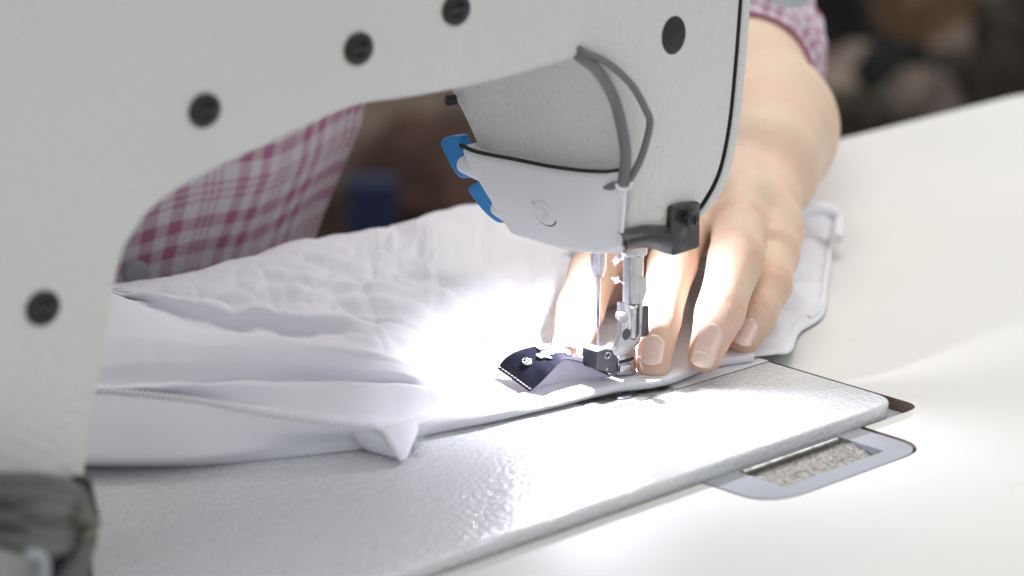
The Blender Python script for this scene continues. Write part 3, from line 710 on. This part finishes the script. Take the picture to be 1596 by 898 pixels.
# --- navy care label
lab_far = catmull([P(775, 575, z=.62), P(790, 557, z=1.05), P(815, 545, z=1.35), P(853, 539, z=1.5), P(885, 550, z=1.25), P(915, 562, z=.95), P(945, 578, z=.6)], 8)
lab_near = catmull([P(826, 611, z=.55), P(842, 597, z=.85), P(858, 580, z=1.2), P(877, 562, z=1.45), P(900, 563, z=1.3), P(925, 574, z=.95), P(950, 586, z=.58)], 8)
lf, ln_ = np.array(lab_far), np.array(lab_near); NL = 24
def lab(u, v, h=0):
    x = u*(len(lf)-1); i = min(int(x), len(lf)-2); t = x-i
    a = lf[i]*(1-t)+lf[i+1]*t; b = ln_[i]*(1-t)+ln_[i+1]*t
    p = a*(1-v)+b*v
    d1 = (lf[i+1]-lf[i]); d2 = b-a; nn_ = np.cross(d1, d2); nn_ /= np.linalg.norm(nn_)+1e-9
    if nn_[2] < 0: nn_ = -nn_
    return p+nn_*h
mb = MB(); G4 = np.array([[lab(u, v, .02) for u in np.linspace(0, 1, 60)] for v in np.linspace(0, 1, NL)]); grid(mb, G4)
lb = build('care_label', mb, M['navy'], gar, autosmooth=0, label='navy satin woven label arched up beside the presser foot')
mb = MB(); G5 = np.array([[lab(u, v, -.015) for u in np.linspace(0, 1, 60)] for v in np.linspace(0, 1, NL)]); grid(mb, G5); build('label_lining', mb, M['lilac'], lb, autosmooth=0)
tp = catmull([P(838, 603, z=.62), P(848, 588, z=.85), P(860, 572, z=1.12), P(878, 561, z=1.3), P(900, 560, z=1.2), P(925, 571, z=.9), P(952, 585, z=.55)], 8)
bt = catmull([P(840, 606, z=.4), P(858, 602, z=.4), P(876, 598, z=.4), P(895, 594, z=.4), P(912, 592, z=.4), P(932, 589, z=.42), P(954, 587, z=.45)], 8)
mb = MB(); grid(mb, np.array([[np.array(a)*(1-t)+np.array(b)*t+np.array([.02, .03, 0]) for a, b in zip(tp, bt)] for t in np.linspace(0, 1, 10)])); build('shaded_label_fold', mb, M['lilac'], lb, autosmooth=0)  # sheet under the arch, its shade given as lilac colour
mb = MB(); rn = random.Random(11)
def patch(mb, pts, w_, h=.075):
    q = [lab(u, v, h) for u, v in pts]; tube(mb, q, w_, 6, flat=.5)
uvs = lambda *a: list(a)
# woven script: two rows of loops and strokes
for row, v0, u0, u1 in ((0, .20, .42, .62), (1, .50, .37, .60)):
    u = u0; k = 0
    while u < u1:
        hgt = .06+.05*rn.random()
        patch(mb, [(u+.004, v0-.10), (u+.01, v0+hgt), (u+.022, v0+.10), (u+.034, v0-.07), (u+.042, v0+.06)], .07)
        if k % 3 == 1: patch(mb, [(u+.02, v0-.12), (u+.028, v0-.10)], .055)
        if k % 4 == 2: patch(mb, [(u+.015, v0+.12), (u+.025, v0+.13)], .055)
        u += .036; k += 1
    patch(mb, [(u0, v0+.03), (u0+.08, v0+.05), (u0+.16, v0+.02), (u1, v0+.03)], .03)
patch(mb, [(.42, .55), (.415, .66), (.43, .74)], .05)
build('woven_script', mb, M['print'], lb)
mb = MB(); ring = [(.26+.032*math.cos(t), .42+.10*math.sin(t)) for t in np.linspace(0, 2*math.pi, 22)]; patch(mb, ring, .035)
patch(mb, [(.245, .40), (.26, .47), (.275, .40), (.262, .37)], .02); build('woven_emblem', mb, M['print'], lb)
mb = MB()
for k in range(11):
    v = .04+k*.09; patch(mb, [(.035, v), (.037, v+.035)], .022, .045)
build('stitches', mb, M['thread'], lb)
mb = MB(); tube(mb, catmull([P(757, 531, z=.95), P(754, 541, z=.8), P(759, 556, z=.75), P(770, 567, z=.72), P(778, 574, z=.7)], 8), .018, 6)
tag(build('loose_thread', mb, M['steel_dark'], loc=P(778, 574, z=.7)), 'thin dark loose thread curling off the corner of the navy label', 'thread')

# ================================================================== PERSON (distance field, surface nets)
def surface_nets(fn, lo, hi, h, coarse=8):
    lo = np.array(lo, float); hi = np.array(hi, float)
    n = (np.ceil((hi-lo)/h/coarse).astype(int)*coarse)
    nb = n//coarse
    D = np.full(n+1, 9.0, np.float32)
    cc = np.stack(np.meshgrid(*[np.arange(k) for k in nb], indexing='ij'), -1).reshape(-1, 3)
    cen = lo+(cc+.5)*coarse*h
    dc = fn(cen); rad = coarse*h*.87+.35
    sgn = np.where(dc < 0, -9., 9.)
    loc = np.stack(np.meshgrid(*[np.arange(coarse+1)]*3, indexing='ij'), -1).reshape(-1, 3)
    for c_, s_, d_ in zip(cc, sgn, dc):
        if abs(d_) > rad and s_ < 0:
            a = c_*coarse; D[a[0]:a[0]+coarse+1, a[1]:a[1]+coarse+1, a[2]:a[2]+coarse+1] = -9
    act = cc[np.abs(dc) <= rad]
    for k in range(0, len(act), 400):
        blk = act[k:k+400]
        idx = (blk[:, None, :]*coarse+loc[None]).reshape(-1, 3)
        D[idx[:, 0], idx[:, 1], idx[:, 2]] = fn(lo+idx*h)
    ins = D < 0
    cnt = np.zeros(n, np.int32); acc = np.zeros((*n, 3), np.float32)
    base = np.stack(np.meshgrid(*[np.arange(k) for k in n], indexing='ij'), -1)
    def sl(o): return tuple(slice(o[k], o[k]+n[k]) for k in range(3))
    for ax in range(3):
        oth = [k for k in range(3) if k != ax]
        for a in (0, 1):
            for b in (0, 1):
                o = [0, 0, 0]; o[oth[0]] = a; o[oth[1]] = b; o2 = list(o); o2[ax] = 1
                d0, d1 = D[sl(o)], D[sl(o2)]; m_ = (d0 < 0) != (d1 < 0)
                t = np.where(m_, d0/(d0-d1+1e-12), 0)
                cnt += m_
                for k in range(3):
                    acc[..., k] += np.where(m_, (t if k == ax else o[k]), 0)
    use = cnt > 0; vid = -np.ones(n, np.int64); vid[use] = np.arange(use.sum())
    V = lo+(base[use]+acc[use]/cnt[use][:, None])*h
    faces = []
    for ax in range(3):
        u, v = [(1, 2), (2, 0), (0, 1)][ax]
        s0 = [slice(1, n[k]) for k in range(3)]; s0[ax] = slice(0, n[ax])
        s1 = list(s0); s1[ax] = slice(1, n[ax]+1)
        a_, b_ = ins[tuple(s0)], ins[tuple(s1)]
        for flip, mk in ((False, a_ & ~b_), (True, b_ & ~a_)):
            I = np.argwhere(mk); I += [0 if k == ax else 1 for k in range(3)]
            if not len(I): continue
            eu = np.zeros(3, int); eu[u] = 1; ev = np.zeros(3, int); ev[v] = 1
            q = [I-eu-ev, I-ev, I, I-eu]
            if flip: q = q[::-1]
            faces.append(np.stack([vid[p[:, 0], p[:, 1], p[:, 2]] for p in q], 1))
    Fc = np.concatenate(faces)
    return V, Fc[(Fc >= 0).all(1)]
def cone(p, a, b, ra, rb_):
    a = np.array(a, float); b = np.array(b, float); ab = b-a; t = np.clip((p-a)@ab/(ab@ab), 0, 1)
    return np.linalg.norm(p-(a+t[:, None]*ab), axis=1)-(ra+(rb_-ra)*t)
def smin(a, b, k):
    h_ = np.clip(.5+.5*(b-a)/k, 0, 1); return b*(1-h_)+a*h_-k*h_*(1-h_)
J = {
 'index':  [(992, 345, 112.6), (930, 412, 108.7), (904, 482, 106.5), (889, 536, 106.1)],
 'middle': [(1072, 342, 113.4), (1048, 412, 107.9), (1026, 498, 105.0), (1018, 565, 104.0)],
 'ring':   [(1152, 352, 111.8), (1147, 405, 107.7), (1122, 488, 105.4), (1099, 554, 104.4)],
 'pinky':  [(1203, 396, 111.6), (1199, 444, 109.0), (1178, 492, 107.6), (1158, 532, 106.8)],
 'thumb':  [(1090, 345, 117.5), (1010, 405, 114.5), (945, 440, 111.6), (918, 462, 109.8)],
}
RD = {'index': (1.05, .92, .84, .72), 'middle': (1.05, .86, .76, .64), 'ring': (1.02, .98, .84, .62), 'pinky': (.95, .80, .70, .56), 'thumb': (1.3, 1.0, .9, .7)}
JW = {k: [PD(*q) for q in v] for k, v in J.items()}
wrist = PD(1182, 258, 119.5); wrist2 = PD(1128, 268, 120.5)
fa = PD(1180, 202, 125.5); elbow = PD(1158, 60, 138); elbow2 = PD(1156, 128, 130.5)
shoulder = PD(760, -650, 142)
def body_sdf(p):
    d = None
    for k, js in JW.items():
        f_ = None; r = RD[k]
        for i in range(3):
            c_ = cone(p, js[i], js[i+1], r[i], r[i+1]); f_ = c_ if f_ is None else smin(f_, c_, .12)
        # knuckle swelling and creases over the finger joints
        for i in (1, 2):
            ax = js[i+1]-js[i-1]; ax = ax/np.linalg.norm(ax); rel = p-js[i]; t = rel@ax; rr = np.linalg.norm(rel, axis=1)
            f_ = f_-.09*np.exp(-(rr/(r[i]*1.25))**4)
            dors = np.clip((rel@np.array([-.45, -.45, .77]))/r[i], 0, 1)
            near = (rr < r[i]*1.8)
            for o_, a_ in ((-.24, .05), (-.07, .09), (.10, .08), (.26, .04)): f_ = f_+near*dors**.5*a_*np.exp(-((t-o_)/.06)**2)
        m_ = cone(p, js[0], wrist*.6+wrist2*.4 if k != 'pinky' else wrist, r[0]*1.08, 1.75)
        f_ = smin(f_, m_, .35)
        d = f_ if d is None else smin(d, f_, .16)
    # webbing of the palm, tendons of the hand's back
    palm = cone(p, (JW['index'][0]+JW['middle'][0])/2, (JW['ring'][0]+JW['pinky'][0])/2, .92, .85)
    palm = smin(palm, cone(p, (JW['middle'][0]*.5+wrist*.5), (JW['pinky'][0]*.5+wrist*.5), 1.35, 1.25), .8)
    for ka, kb in (('index', 'middle'), ('middle', 'ring'), ('ring', 'pinky')):
        a_ = JW[ka][0]*.74+wrist*.26; b_ = JW[kb][0]*.74+wrist*.26
        palm = smin(palm, cone(p, a_, b_, 1.42, 1.36), .5)
    d = smin(d, palm, .45)
    for k in ('middle', 'ring', 'pinky'):
        d = smin(d, cone(p, JW[k][0]+np.array([-.1, -.1, .34]), JW[k][0]+np.array([-.12, -.1, .36]), .78, .78), .3)
    for k in ('index', 'middle', 'ring', 'pinky'):
        a_ = JW[k][0]+np.array([-.2, -.2, .62]); b_ = wrist*.75+wrist2*.25+np.array([-.3, -.3, 1.35])
        d = smin(d, cone(p, a_, a_*.35+b_*.65, .34, .2), .4)
    w_ = cone(p, wrist, fa+[.2, 0, 0], 2.5, 3.0); w_ = smin(w_, cone(p, wrist2, fa, 2.1, 3.0), .8)
    w_ = smin(w_, cone(p, fa, elbow2, 3.1, 2.85), 1.2)
    w_ = smin(w_, cone(p, elbow2, elbow, 2.85, 2.9), .6)
    w_ = smin(w_, cone(p, wrist+[1.2, .1, .35], wrist+[1.5, .5, .5], 1.15, 1.0), .9)     # ulna bump
    w_ = smin(w_, cone(p, elbow, elbow+(shoulder-elbow)*.3, 3.0, 3.0), 1.0)
    d = smin(d, w_, .9)
    return d
allp = np.array([q for v in JW.values() for q in v]+[wrist, fa, elbow, elbow+(shoulder-elbow)*.3])
lo_, hi_ = allp.min(0)-4.6, allp.max(0)+4.6
V, Fq = surface_nets(body_sdf, lo_, hi_, .10)
# light smoothing along the field: project once on the zero level
per = thing('person', 'person in a pink and white plaid shirt guiding the white garment under the needle', 'person', (5, 28, -30))
mb = MB(); mb.v = [tuple(q) for q in V]; mb.f = [tuple(int(i) for i in q) for q in Fq]; mb.m = [0]*len(mb.f)
pb = build('body', mb, M['skin'], per, autosmooth=0, fix=False)
bl = np.zeros(len(V))
for k, js in JW.items():
    for jj, wd, am in ((js[1], 1.0, .5), (js[2], .8, .42), (js[3], .95, .6), (js[0], 1.2, .32)):
        bl = np.maximum(bl, am*np.exp(-(np.linalg.norm(V-jj-np.array([-.3, -.3, .5])*.6, axis=1)/wd)**2))
for k, js in JW.items():  # darker, redder lines paint shade into the joint creases
    for i in (1, 2):
        ax = js[i+1]-js[i-1]; ax /= np.linalg.norm(ax); rel = V-js[i]; t = rel@ax; rr = np.linalg.norm(rel, axis=1)
        dors = np.clip((rel@np.array([-.45, -.45, .77]))/RD[k][i], 0, 1)
        for o_, am in ((-.24, .35), (-.07, .75), (.10, .7), (.26, .3)):
            bl = np.maximum(bl, (rr < RD[k][i]*1.7)*dors**.5*am*np.exp(-((t-o_-.03*np.sin(rel[:, 0]*9))/.055)**2))
at = pb.data.attributes.new('blush_creases', 'FLOAT', 'POINT'); at.data.foreach_set('value', bl.astype(np.float32))
md = pb.modifiers.new('smooth', 'SMOOTH'); md.factor = .5; md.iterations = 2
# nails
def nail(k, w_, l_back, l_free, dorsal, r_=None):
    js = JW[k]; r = RD[k][3]; ax = js[3]-js[2]; ax /= np.linalg.norm(ax)
    n_ = np.array(dorsal, float); n_ -= ax*(n_@ax); n_ /= np.linalg.norm(n_); s_ = np.cross(ax, n_)
    def pt(t, a_, extra=0):
        rloc = r*.98+.03 if t < .25 else (r*.98+.03)
        rr = RD[k][2]+(RD[k][3]-RD[k][2])*min(1.3, 1+t/np.linalg.norm(js[3]-js[2])) if t < 0 else r
        lift = rr*1.0+.035-.06*max(0, t)**2*2
        return js[3]+ax*t+(n_*math.cos(a_)*lift+s_*math.sin(a_)*lift*.95)+n_*extra
    amax = w_/2/r
    def patch_(t0, t1, name, mt, par, e=0):
        n1, n2 = 14, 14; G = np.zeros((n1, n2, 3))
        for i in range(n1):
            t = t0+(t1-t0)*i/(n1-1)
            for j in range(n2):
                a_ = amax*(2*j/(n2-1)-1)
                tt = t
                if t0 < 0 and i < 8: tt = t0+(t-t0)+.30*(j/(n2-1)*2-1)**2*(1-i/8)
                if t1 > .3 and t0 >= 0: tt = t-.22*(j/(n2-1)*2-1)**2*(i/(n1-1))
                G[i, j] = pt(tt, a_, e)
        mb = MB(); grid(mb, G); o = build(name, mb, mt, par, autosmooth=0); md = o.modifiers.new('t', 'SOLIDIFY'); md.thickness = .045*S; return o
    q = patch_(-l_back, .34, 'fingernail', M['nail'], pb)
    patch_(.30, .34+l_free, 'nail_edge', M['nail_edge'], q, .012)
cdir = np.array([-.66, -.69, .28])
nail('index', 1.15, .8, .06, cdir*.75+np.array([-.3, .2, .75]))
nail('middle', .9, .7, .18, np.array([-.25, -.1, .7])+cdir*.55)
nail('ring', .98, .9, .55, cdir*.8+np.array([.0, 0, .5]))
nail('pinky', .85, .6, .3, cdir*.6+np.array([.1, -.1, .7]))

# shirt: torso and sleeve
def loft(rings, nseg, uvs_, wob=0, seed=1):
    mb = MB(); uv = []
    n_ = len(rings)
    for i, (c_, a1, a2) in enumerate(rings):
        c_ = np.array(c_, float)
        for k in range(nseg+1):
            th = 2*math.pi*k/nseg; p = c_+np.array(a1)*math.cos(th)+np.array(a2)*math.sin(th)
            d_ = p-c_; d_ /= np.linalg.norm(d_)+1e-9
            thw = th % (2*math.pi)
            w__ = wob*(mn.noise(Vector((math.cos(thw)*2.2, math.sin(thw)*2.2+seed, i/n_*5)))+.5*mn.noise(Vector((math.cos(thw)*5, math.sin(thw)*5, i/n_*3+seed))))
            mb.v.append(tuple(p+d_*w__)); uv.append((uvs_[0](i, th), uvs_[1](i, th)))
    fs = [(i*(nseg+1)+k, i*(nseg+1)+k+1, (i+1)*(nseg+1)+k+1, (i+1)*(nseg+1)+k) for i in range(n_-1) for k in range(nseg)]
    mb.f = fs; mb.m = [0]*len(fs); mb.uv = uv; return mb
rings = []
for i in range(48):
    t = i/47; z = -30+62*t
    f_ = float(np.interp(z, [-30, -8, -2, 3, 10, 22, 30, 32], [12.5, 12.0, 12.2, 14.0, 14.8, 15.5, 14, 12]))/15.5
    cx = float(np.interp(z, [-30, 0, 30], [-2.5, -2.4, -1.1])); cyy = float(np.interp(z, [-30, 0, 30], [31.9, 30.9, 28.4]))
    rings.append(((cx, cyy, z), (16.5*f_, 0, 0), (0, 11*f_, 0)))
per_ = 3.7
mb = loft(rings, 160, (lambda i, th: th*14/per_/1.15+.12*math.sin(i*.2), lambda i, th: (62*i/47)/3.8+.05*math.sin(th*9)), wob=.55)
build('shirt', mb, M['shirt'], per, autosmooth=0)
spath = np.array(catmull([PD(1156, 128, 130.4), PD(1152, 106, 132.5), PD(1140, 52, 137), PD(1090, -90, 141), PD(960, -330, 142), PD(820, -560, 142)], 9))
rings = []; ref = np.array([.7247, -.6891, 0])
for i, c_ in enumerate(spath):
    d_ = spath[min(i+1, len(spath)-1)]-spath[max(i-1, 0)]; d_ /= np.linalg.norm(d_)
    a1 = ref-d_*(ref@d_); a1 /= np.linalg.norm(a1); a2 = np.cross(d_, a1)
    r_ = 3.02+.6*min(1, i/8)+.12*math.sin(i*1.3)+.02*i
    rings.append((c_, a1*r_, a2*r_))
mb = loft(rings, 90, (lambda i, th: th*4.2/per_*1.4, lambda i, th: i*.62/3.5+.25), wob=.2, seed=4)
sv = build('sleeve', mb, M['shirt'], per, autosmooth=0); md = sv.modifiers.new('t', 'SOLIDIFY'); md.thickness = .16*S
mb = MB(); c0_, a1_, a2_ = rings[0]
tube(mb, [c0_+a1_*1.035*math.cos(t)+a2_*1.035*math.sin(t) for t in np.linspace(0, 2*math.pi, 60)], .10, 8); build('cuff_hem', mb, mat('cuff_seam', (.40, .14, .24), .85), sv)
c = P(214, 428, y=20.0); mb = MB(); lathe(mb, c, (-.3, -1, .2), [(-.3, .5), (0, .55), (.08, .5), (.1, .3), (.1, 0)], 20); build('shirt_button', mb, mat('grey_button', (.22, .22, .23), .4), per)

# ================================================================== BACKGROUND
bench = thing('rear_bench', 'dark workbench behind the operator, heaped with bundled clothes', 'workbench', (150, 110, -75))
def world_d(px, py, d): return PD(px, py, d)
e1 = np.array([.7247, -.6891, 0]); e2 = np.array([.66, .695, 0]); e2 /= np.linalg.norm(e2)
c0 = CAM*[1, 1, 0]+e2*255
mb = MB(); o = [c0-e1*110-e2*50, c0+e1*150-e2*50, c0+e1*150+e2*120, c0-e1*110+e2*120]
extrude(mb, [(p[0], p[1], -61) for p in o], (0, 0, 3)); build('bench_top', mb, M['wallm'], bench, smooth=False)
for sx, sy in ((-100, -40), (140, -40), (140, 110), (-100, 110)):
    p = c0+e1*sx+e2*sy; mb = MB(); box(mb, (p[0]-3, p[1]-3, -75), (p[0]+3, p[1]+3, -61)); build('leg', mb, M['steel_dark'], bench, smooth=False)
bund = [ # px, py, depth, rx, ry, rz, colour, words
 (600, 190, 240, 11, 9, 7, (.16, .125, .10), 'taupe brown bundle of clothes'), (690, 170, 262, 12, 9, 12, (.10, .075, .06), 'dark brown bundle of clothes'),
 (640, 300, 252, 12, 8, 7, (.02, .018, .016), 'black bundle of clothes'), (700, 300, 232, 9, 8, 6, (.075, .04, .032), 'rust brown bundle of clothes'),
 (470, 250, 262, 8, 8, 8, (.035, .03, .026), 'charcoal bundle of clothes'),
 (1210, 120, 250, 9, 9, 13, (.02, .018, .018), 'tall black bundle of clothes'), (1330, 60, 262, 12, 9, 9, (.03, .022, .016), 'near-black bundle of clothes'),
 (1400, 20, 255, 7, 6, 4.5, (.15, .085, .04), 'orange brown bundle of clothes'), (1350, 155, 238, 7, 7, 4.2, (.20, .16, .135), 'beige brown bundle of clothes'),
 (1290, 50, 248, 5, 5, 3.5, (.11, .06, .035), 'small russet bundle of clothes'),
 (1400, 130, 232, 3.2, 3, 3.4, (.018, .022, .022), 'small black bundle of clothes'), (1432, 172, 228, 3.4, 4, 3.2, (.16, .13, .11), 'pale taupe bundle of clothes'),
 (1480, 150, 236, 5, 4, 3.4, (.04, .034, .03), 'soot black bundle of clothes'), (1500, 80, 258, 11, 8, 6.2, (.17, .135, .11), 'wide taupe bundle of clothes'),
 (1590, 70, 250, 4.5, 5, 4.5, (.045, .04, .038), 'dusky brown bundle of clothes'), (1560, -10, 265, 12, 9, 5, (.02, .018, .017), 'flat black bundle of clothes'), (1310, 190, 222, 4, 4, 2.4, (.05, .045, .035), 'low olive black bundle of clothes'),
]
for k, (px, py, d, rx, ry, rz, col, words) in enumerate(bund):
    d += 62; rx *= 1.27; ry *= 1.27; rz *= 1.27
    g_ = sum(col)/3; col = tuple(min(.4, (v*.75+g_*t_*.25)*1.25) for v, t_ in zip(col, (1.25, .98, .8)))
    c = PD(px, py, d); mtl = mat('bundle_cloth', col, .9, var=[(18, .45, .6, tuple(v*.45 for v in col))], spec=.1)
    bottom = -58.0; zr = max(rz, 0); mb = MB(); nu, nv = 40, 26; G = np.zeros((nv, nu+1, 3))
    for i in range(nv):
        ph = math.pi*i/(nv-1)
        for j in range(nu+1):
            th = 2*math.pi*(j % nu)/nu
            dd = Vector((math.sin(ph)*math.cos(th), math.sin(ph)*math.sin(th), math.cos(ph)))
            s = 1+.22*mn.noise(dd*2.1+Vector((k*3.1, 0, 0)))+.12*abs(mn.noise(dd*5+Vector((k, 2, 0))))
            v_ = e1*dd.x*rx*s+e2*dd.y*ry*s
            zz = dd.z*rz*s
            z_ = c[2]+zz
            if dd.z < 0: z_ = c[2]+zz*1.0+(bottom-(c[2]-rz))*(-dd.z)**.5 if c[2]-rz > bottom else max(bottom, z_)
            G[i, j] = (c[0]+v_[0], c[1]+v_[1], max(bottom, z_))
    grid(mb, G)
    tag(build('cloth_bundle', mb, mtl, loc=(c[0], c[1], bottom), autosmooth=0), {True: words+' blurred to the left of the machine head', False: words+' blurred behind the right end of the table'}[px < 900], 'bundle', 'heaped clothes on the rear bench')
c = PD(581, 330, 268); mb = MB(); bz = -58
o = rounded([(-2.2, -1.9), (2.2, -1.9), (2.2, 1.9), (-2.2, 1.9)], .5, 4)
extrude(mb, [(c[0]+e1[0]*a+e2[0]*b, c[1]+e1[1]*a+e2[1]*b, bz) for a, b in o], (0, 0, PD(583, 276, 268)[2]-bz))
tag(build('blue_container', mb, mat('blue_container', (.006, .014, .055), .8), loc=(c[0], c[1], bz)), 'small deep blue container among the dark clothes on the rear bench', 'container')
